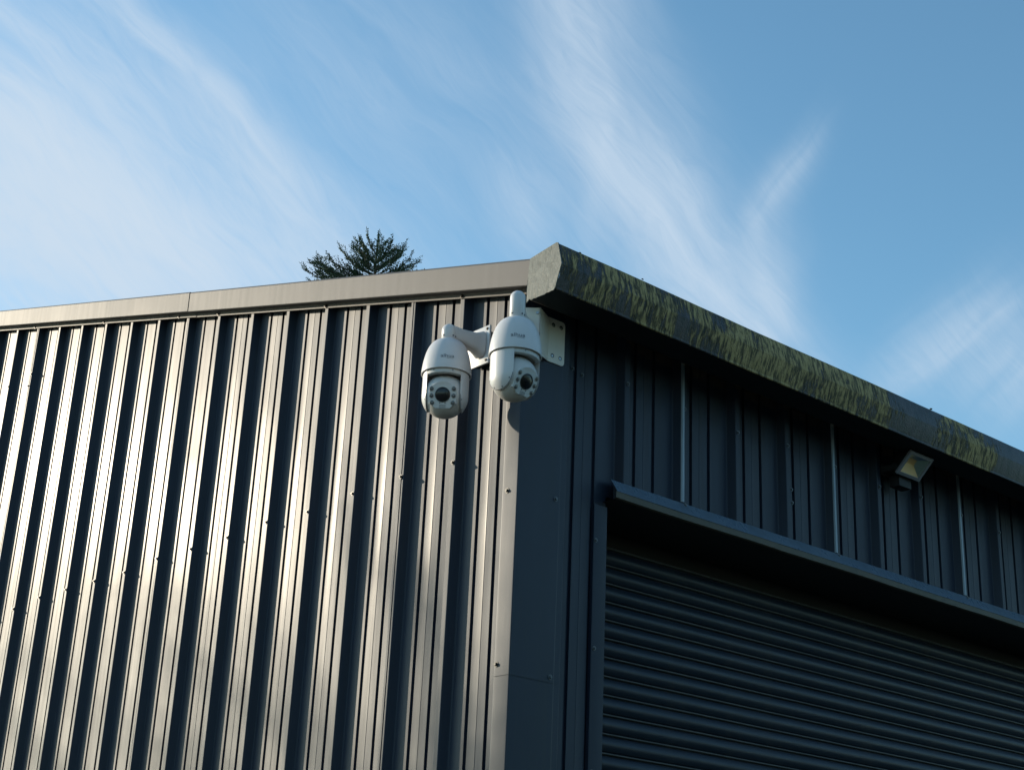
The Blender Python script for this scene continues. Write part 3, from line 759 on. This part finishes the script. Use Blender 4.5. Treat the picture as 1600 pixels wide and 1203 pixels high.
# ------------------------------------------------------------------ floodlight
def floodlight():
    x0, W, y0, z0, h = 1.897, .1505, -.140, 3.601, .1065
    t = empty('floodlight', (x0 + W / 2, 0, z0)); tag(t, 'small square grey floodlight with cream reflector, tilted down under the gutter above the shutter', 'floodlight')
    ey = Vector((0, .707, -.707)); n_ = Vector((0, -.707, -.707)); ex = Vector((1, 0, 0)); o0 = Vector((-W / 2, y0, 0))
    def P(a, b, d): return o0 + ex * a + ey * b + n_ * d
    mt = painted('floodlight_grey', (.20, .21, .25), (.25, .26, .30), rough=(.35, .45), grime_amt=.1)
    bl = painted('floodlight_black', (.02, .021, .024), (.028, .03, .033), rough=(.4, .5), grime_amt=.1)
    bl.node_tree.nodes['Principled BSDF'].inputs['Specular IOR Level'].default_value = .15
    cream = principled('reflector_cream', (.95, .62, .28), .5)[0]; refl = principled('reflector_metal', (.42, .50, .58), .28, .5, .85)[0]
    # body: frustum with cooling fins at the back
    bm = bmesh.new(); a = [bm.verts.new(P(x_, y_, -.004)) for x_, y_ in ((0.001, 0.001), (W - .001, 0.001), (W - .001, h - .001), (0.001, h - .001))]; b = [bm.verts.new(P(x_, y_, -.055)) for x_, y_ in ((.02, .015), (W - .02, .015), (W - .02, h - .015), (.02, h - .015))]
    bm.faces.new(b)
    for i in range(4): j = (i + 1) % 4; bm.faces.new((a[i], a[j], b[j], b[i]))
    for k in range(7):
        xk = .025 + k * .0165; v = [bm.verts.new(P(xk + dx, yy, dd)) for dx in (0, .003) for yy, dd in ((.02, -.053), (h - .02, -.053), (h - .02, -.068), (.02, -.068))]
        for q in ((0, 1, 2, 3), (4, 7, 6, 5), (0, 3, 7, 4), (1, 5, 6, 2), (3, 2, 6, 7)): bm.faces.new([v[i] for i in q])
    link('body', bm_mesh('body', bm), bl, t)
    fw = .0125; bm = bmesh.new()
    O = [(0, 0), (W, 0), (W, h), (0, h)]; I = [(fw, fw), (W - fw, fw), (W - fw, h - fw), (fw, h - fw)]
    vo = [bm.verts.new(P(x_, y_, .001)) for x_, y_ in O]; vi = [bm.verts.new(P(x_, y_, .003)) for x_, y_ in I]; vb = [bm.verts.new(P(x_, y_, -.008)) for x_, y_ in O]; vd = [bm.verts.new(P(x_, y_, -.004)) for x_, y_ in I]
    for i in range(4): j = (i + 1) % 4; bm.faces.new((vo[i], vo[j], vi[j], vi[i])); bm.faces.new((vb[j], vb[i], vo[i], vo[j])) if False else bm.faces.new((vb[i], vb[j], vo[j], vo[i])); bm.faces.new((vi[i], vi[j], vd[j], vd[i]))
    link('frame', bm_mesh('frame', bm), mt, t)
    # reflector: four funnel panels + LED board
    J = [(.046, .036), (W - .046, .036), (W - .046, h - .046), (.046, h - .046)]
    for i in range(4):
        j = (i + 1) % 4
        me = mesh('reflector', [P(*I[i], -.004), P(*I[j], -.004), P(*J[j], -.028), P(*J[i], -.028)], [(0, 1, 2, 3)]); link('reflector', me, cream if i == 2 else refl, t)
    me = mesh('led_board', [P(*q, -.028) for q in J], [(0, 1, 2, 3)]); link('led_board', me, cream, t)
    gl, g, b = principled('lamp_glass', (.9, .95, 1), .03, .5); b.inputs['Transmission Weight'].default_value = 1; b.inputs['IOR'].default_value = 1.02
    link('glass', mesh('glass', [P(*q, -.002) for q in I], [(0, 1, 2, 3)]), gl, t)
    # stirrup and wall plate, junction box
    bm = bmesh.new(); box(bm, -.084, -.080, -.075, -.001, -.062, -.040, .001); box(bm, .080, .084, -.075, -.001, -.062, -.040, .001); box(bm, -.084, .084, -.0025, .0, -.070, -.030)
    link('stirrup', bm_mesh('stirrup', bm), bl, t)
    bm = bmesh.new(); box(bm, -.035, .045, -.050, -.003, -.112, -.068, .004); link('junction_box', bm_mesh('junction_box', bm, 30), bl, t)
floodlight()

# ------------------------------------------------------------------ fir tree beyond the shed
def conifer_mats():
    mt, g, b = principled('fir_needles', (.03, .06, .03), .55, .3)
    P = g.n('ShaderNodeTexCoord').outputs['Object']; oi = g.n('ShaderNodeNewGeometry').outputs['Random Per Island']
    c = g.mix(oi, (.040, .085, .062), (.11, .17, .11)); c = g.mix(g.ramp(g.noise(P, 2.2, 3, .6), [(.4, 0), (.7, .7)]), c, (.075, .105, .075)); g.link(c, b.inputs['Base Color'])
    bk, g, b = principled('fir_bark', (.09, .07, .055), .9)
    P = g.n('ShaderNodeTexCoord').outputs['Object']; g.link(g.mix(g.noise(g.mapping(P, scale=(8, 8, 2)), 1, 4, .7), (.05, .04, .03), (.13, .105, .085)), b.inputs['Base Color'])
    return mt, bk
ndl, bark = conifer_mats()
def tube(bm, pts, r0, r1, n=5):
    prev = None
    for i, p in enumerate(pts):
        d = (pts[min(i + 1, len(pts) - 1)] - pts[max(i - 1, 0)]).normalized(); q = d.to_track_quat('Z', 'Y').to_matrix(); rr = r0 + (r1 - r0) * i / (len(pts) - 1)
        ring = [bm.verts.new(p + q @ Vector((rr * math.cos(2 * math.pi * k / n), rr * math.sin(2 * math.pi * k / n), 0))) for k in range(n)]
        if prev:
            for k in range(n): bm.faces.new((prev[k], prev[(k + 1) % n], ring[(k + 1) % n], ring[k]))
        prev = ring
def fir(base, height, label, tips, rnd, side, back, crown_r=2.4, near_detail=True, limbs=70, z_low=3.0, ls=1.0):
    t = empty('fir_tree', base); tag(t, label, 'tree')
    bm = bmesh.new(); H = height
    pts = [Vector((.25 * math.sin(k * .5), .2 * math.cos(k * .4) - .2, H * .985 * k / 12)) * (1 if k else 0) for k in range(13)]
    pts[-1] = Vector((0.03, 0, H - .12)); pts[-2] = Vector((.0, 0, H * .92))
    tube(bm, pts, .26, .012, 8)
    V, Fc = [], []
    def leaf(p, d, n_, L, W):
        s = d.cross(n_).normalized() * W; k = len(V)
        V.extend([p, p + d * L * .5 + s, p + d * L, p + d * L * .5 - s]); Fc.append((k, k + 1, k + 2, k + 3))
    def spray(p0, d, up, L, fine):
        """flat fan spray of foliage along d"""
        sidev = d.cross(up).normalized(); n = max(3, int(L / (.028 if fine else .09))); ll = (.050 if fine else .16)
        for i in range(n):
            s = i / n; p = p0 + d * (L * s) + up * (.10 * L * s * s)
            for sg in (-1, 1):
                for q in range(2 if fine else 1):
                    dd = (d * (.75 + .3 * rnd.random()) + sidev * sg * (.75 + .4 * rnd.random()) + up * rnd.uniform(-.35, .45)).normalized()
                    leaf(p + Vector([rnd.gauss(0, .010) for _ in range(3)]), dd, (up + sidev * rnd.uniform(-.7, .7) + d * rnd.uniform(-.5, .5)).normalized(), ll * rnd.uniform(.6, 1.3) * (1 - .45 * s) * ls, (.0125 if fine else .028) * rnd.uniform(.7, 1.3) * ls)
        leaf(p0 + d * L, d, up, ll * ls, .008)
    def limb(a, b, fine, dens=1.0, tipup=.25):
        L = (b - a).length; ctl = a.lerp(b, .55) - Vector((0, 0, L * tipup * .55)); pp = []
        for i in range(9):
            s = i / 8; pp.append(a * (1 - s) ** 2 + ctl * 2 * s * (1 - s) + b * s * s)
        tube(bm, pp, .012 + .010 * L, .004, 4)
        n = max(4, int(L / (.060 if fine else .22) * dens))
        for i in range(n + 1):
            s = .12 + .88 * i / n; k = min(int(s * 8), 7); fr = s * 8 - k; p = pp[k].lerp(pp[k + 1], fr); d = (pp[k + 1] - pp[k]).normalized()
            sidev = d.cross(Vector((0, 0, 1))).normalized(); sg = 1 if i % 2 else -1
            dd = (d * rnd.uniform(.5, .9) + sidev * sg * rnd.uniform(.5, 1) + Vector((0, 0, rnd.uniform(-.1, .5)))).normalized()
            up = (Vector((0, 0, 1)) + Vector([rnd.gauss(0, .25) for _ in range(3)])).normalized()
            spray(p, dd, up, (.20 + .08 * (1 - s)) * min(1, .5 + L) * (1 if fine else 2.4) * rnd.uniform(.7, 1.3), fine)
        spray(b - (b - pp[7]) * .4, (b - pp[7]).normalized(), Vector((0, 0, 1)), .12 if fine else .3, fine)
    for (sx, dz_, dep, root) in tips:              # the limbs that stand up against the sky
        b = side * sx + back * dep + Vector((0, 0, H + dz_)); a = Vector((0, 0, H + dz_ - root)); a += side * (sx * .04)
        limb(a, b, near_detail)
    sil = [(-1.55, -1.0), (-1.26, -.72), (-1.0, -.66), (-.76, -.42), (-.5, -.42), (-.32, -.10), (.03, .0), (.28, -.14), (.6, -.2), (.68, -.5), (.94, -.52), (1.05, -.9)]
    for k in range(40):                            # clumps that fill the crown under that outline
        sx = rnd.uniform(-1.4, .95); top = -1.0
        for (xa, za), (xb, zb) in zip(sil, sil[1:]):
            if xa <= sx <= xb: top = za + (zb - za) * (sx - xa) / (xb - xa)
        dz_ = top - .10 - rnd.random() ** 1.3 * .75; dep = rnd.uniform(-.5, .5)
        b = side * sx + back * dep + Vector((0, 0, H + dz_)); a = b * 1.0; a.x *= .55; a.y *= .55; a.z -= rnd.uniform(.12, .30)
        limb(a, b, near_detail, 1.2, .15)
    for k in range(limbs):
        s = (k + rnd.random()) / limbs; z = H - 1.0 - (H - 1.0 - z_low) * s; a = k * 2.399 + rnd.random(); Rr = (.9 + (crown_r - .9) * min(1, s * 1.9)) * rnd.uniform(.7, 1.15)
        b = Vector((math.cos(a) * Rr, math.sin(a) * Rr, z - .1 * Rr + .25)); fine = near_detail and z > H - 2.2
        if z > H - 2.0: b.x *= .8; b.y *= .8
        limb(Vector((0, 0, z + .1)), b, fine, .8 if fine else 1.0)
    link('trunk', bm_mesh('trunk', bm), bark, t)
    o = link('foliage', mesh('foliage', V, Fc), ndl, t)
    return t
side = Vector((.825, -.565, 0)); back = Vector((.565, .825, 0)); rnd = random.Random(3)
tips = [(.03, .0, 0, .55), (-.34, -.12, .1, .50), (.31, -.17, -.1, .45), (-.20, -.05, 0, .35), (.17, -.08, .1, .35), (-.76, -.39, .0, .50), (-.62, -.46, .2, .45), (-.50, -.42, -.2, .40), (.60, -.17, 0, .60), (.52, -.28, .2, .45), (.48, -.40, -.2, .4),
        (-1.01, -.62, 0, .35), (-1.26, -.69, .1, .40), (-1.50, -.93, 0, .35), (-1.35, -.86, -.2, .3), (-1.12, -.72, .3, .3), (-.86, -.70, .2, .3), (.94, -.49, 0, .45), (.80, -.58, .2, .4), (.70, -.60, -.2, .35),
        (-.30, -.42, .4, .4), (.25, -.40, .4, .4), (-.1, -.35, -.3, .4), (.1, -.55, -.4, .4), (-.4, -.65, -.3, .35), (.42, -.62, -.3, .35), (0, -.75, .3, .35), (-.7, -.85, .1, .3), (.3, -.85, .3, .3), (-.2, -.2, .3, .4), (.2, -.25, -.25, .4), (-.45, -.25, .1, .35), (.38, -.22, .1, .35)]
far_fir = fir(Vector((14.03, 21.348, 0)), 16.59, 'dark green fir top showing above the roof edge behind the shed', tips, rnd, side, back)

# ------------------------------------------------------------------ thin broadleaf tree left of the view; its crown dapples the gable
def broadleaf():
    target = Vector((0, .35, 2.45)); ctr = target + sd * 21.0
    base = Vector((ctr.x, ctr.y, 0)); t = empty('birch_tree', base); tag(t, 'thin birch tree standing in the yard left of the shed gable', 'tree')
    rn = random.Random(11); H = ctr.z
    bm = bmesh.new(); tube(bm, [Vector((.12 * math.sin(k), .1 * math.cos(k * 1.3), (H + 1.2) * k / 9)) for k in range(10)], .11, .015, 7)
    V, Fc = [], []
    for k in range(46):
        a = rn.random() * 6.283; rr = 2.3 * math.sqrt(rn.random()); z = H + rn.uniform(-1.5, 1.1); e = Vector((math.cos(a) * rr, math.sin(a) * rr, z)); s0 = Vector((0, 0, max(1.5, z - .35 * rr - .4)))
        tube(bm, [s0, s0.lerp(e, .5) + Vector((0, 0, .12)), e], .022, .005, 4)
        for q in range(rn.randint(10, 46)):
            p = e + Vector([rn.gauss(0, .13) for _ in range(3)]); d = Vector([rn.gauss(0, 1) for _ in range(3)]).normalized(); n_ = Vector([rn.gauss(0, 1) for _ in range(3)]).normalized(); w_ = d.cross(n_).normalized() * .022; i = len(V)
            V.extend([p, p + d * .03 + w_, p + d * .06, p + d * .03 - w_]); Fc.append((i, i + 1, i + 2, i + 3))
    link('trunk', bm_mesh('trunk', bm), bark, t); link('foliage', mesh('foliage', V, Fc), principled('birch_leaf', (.09, .11, .03), .5)[0], t)
broadleaf()

# the same firs, added unseen behind the viewer so the front reflects something dark
belt = fir(Vector((-16, -24, 0)), 13.5, 'unseen fir added across the yard to darken what the shaded front reflects', [], random.Random(5), side, back, 3.2, False, 90, 1.2, 1.6)
belt['group'] = 'unseen firs added behind the viewer to darken reflections'
for k, (x_, y_) in enumerate([(-11.5, -27), (-7, -25), (-2.5, -28), (2, -25.5), (6.5, -28), (11, -26), (15.5, -28.5), (20, -26), (24.5, -27.5), (29, -25), (33, -22), (36, -17), (-4.5, -33), (8.5, -34), (18, -35)]):
    c = belt.copy(); C.objects.link(c); c.location = (x_, y_, 0); c.rotation_euler = (0, 0, k * 1.3); q = .85 + .3 * ((k * 7) % 5) / 4; c.scale = (q, q, q)
    for ch in list(belt.children):
        d = ch.copy(); C.objects.link(d); d.parent = c
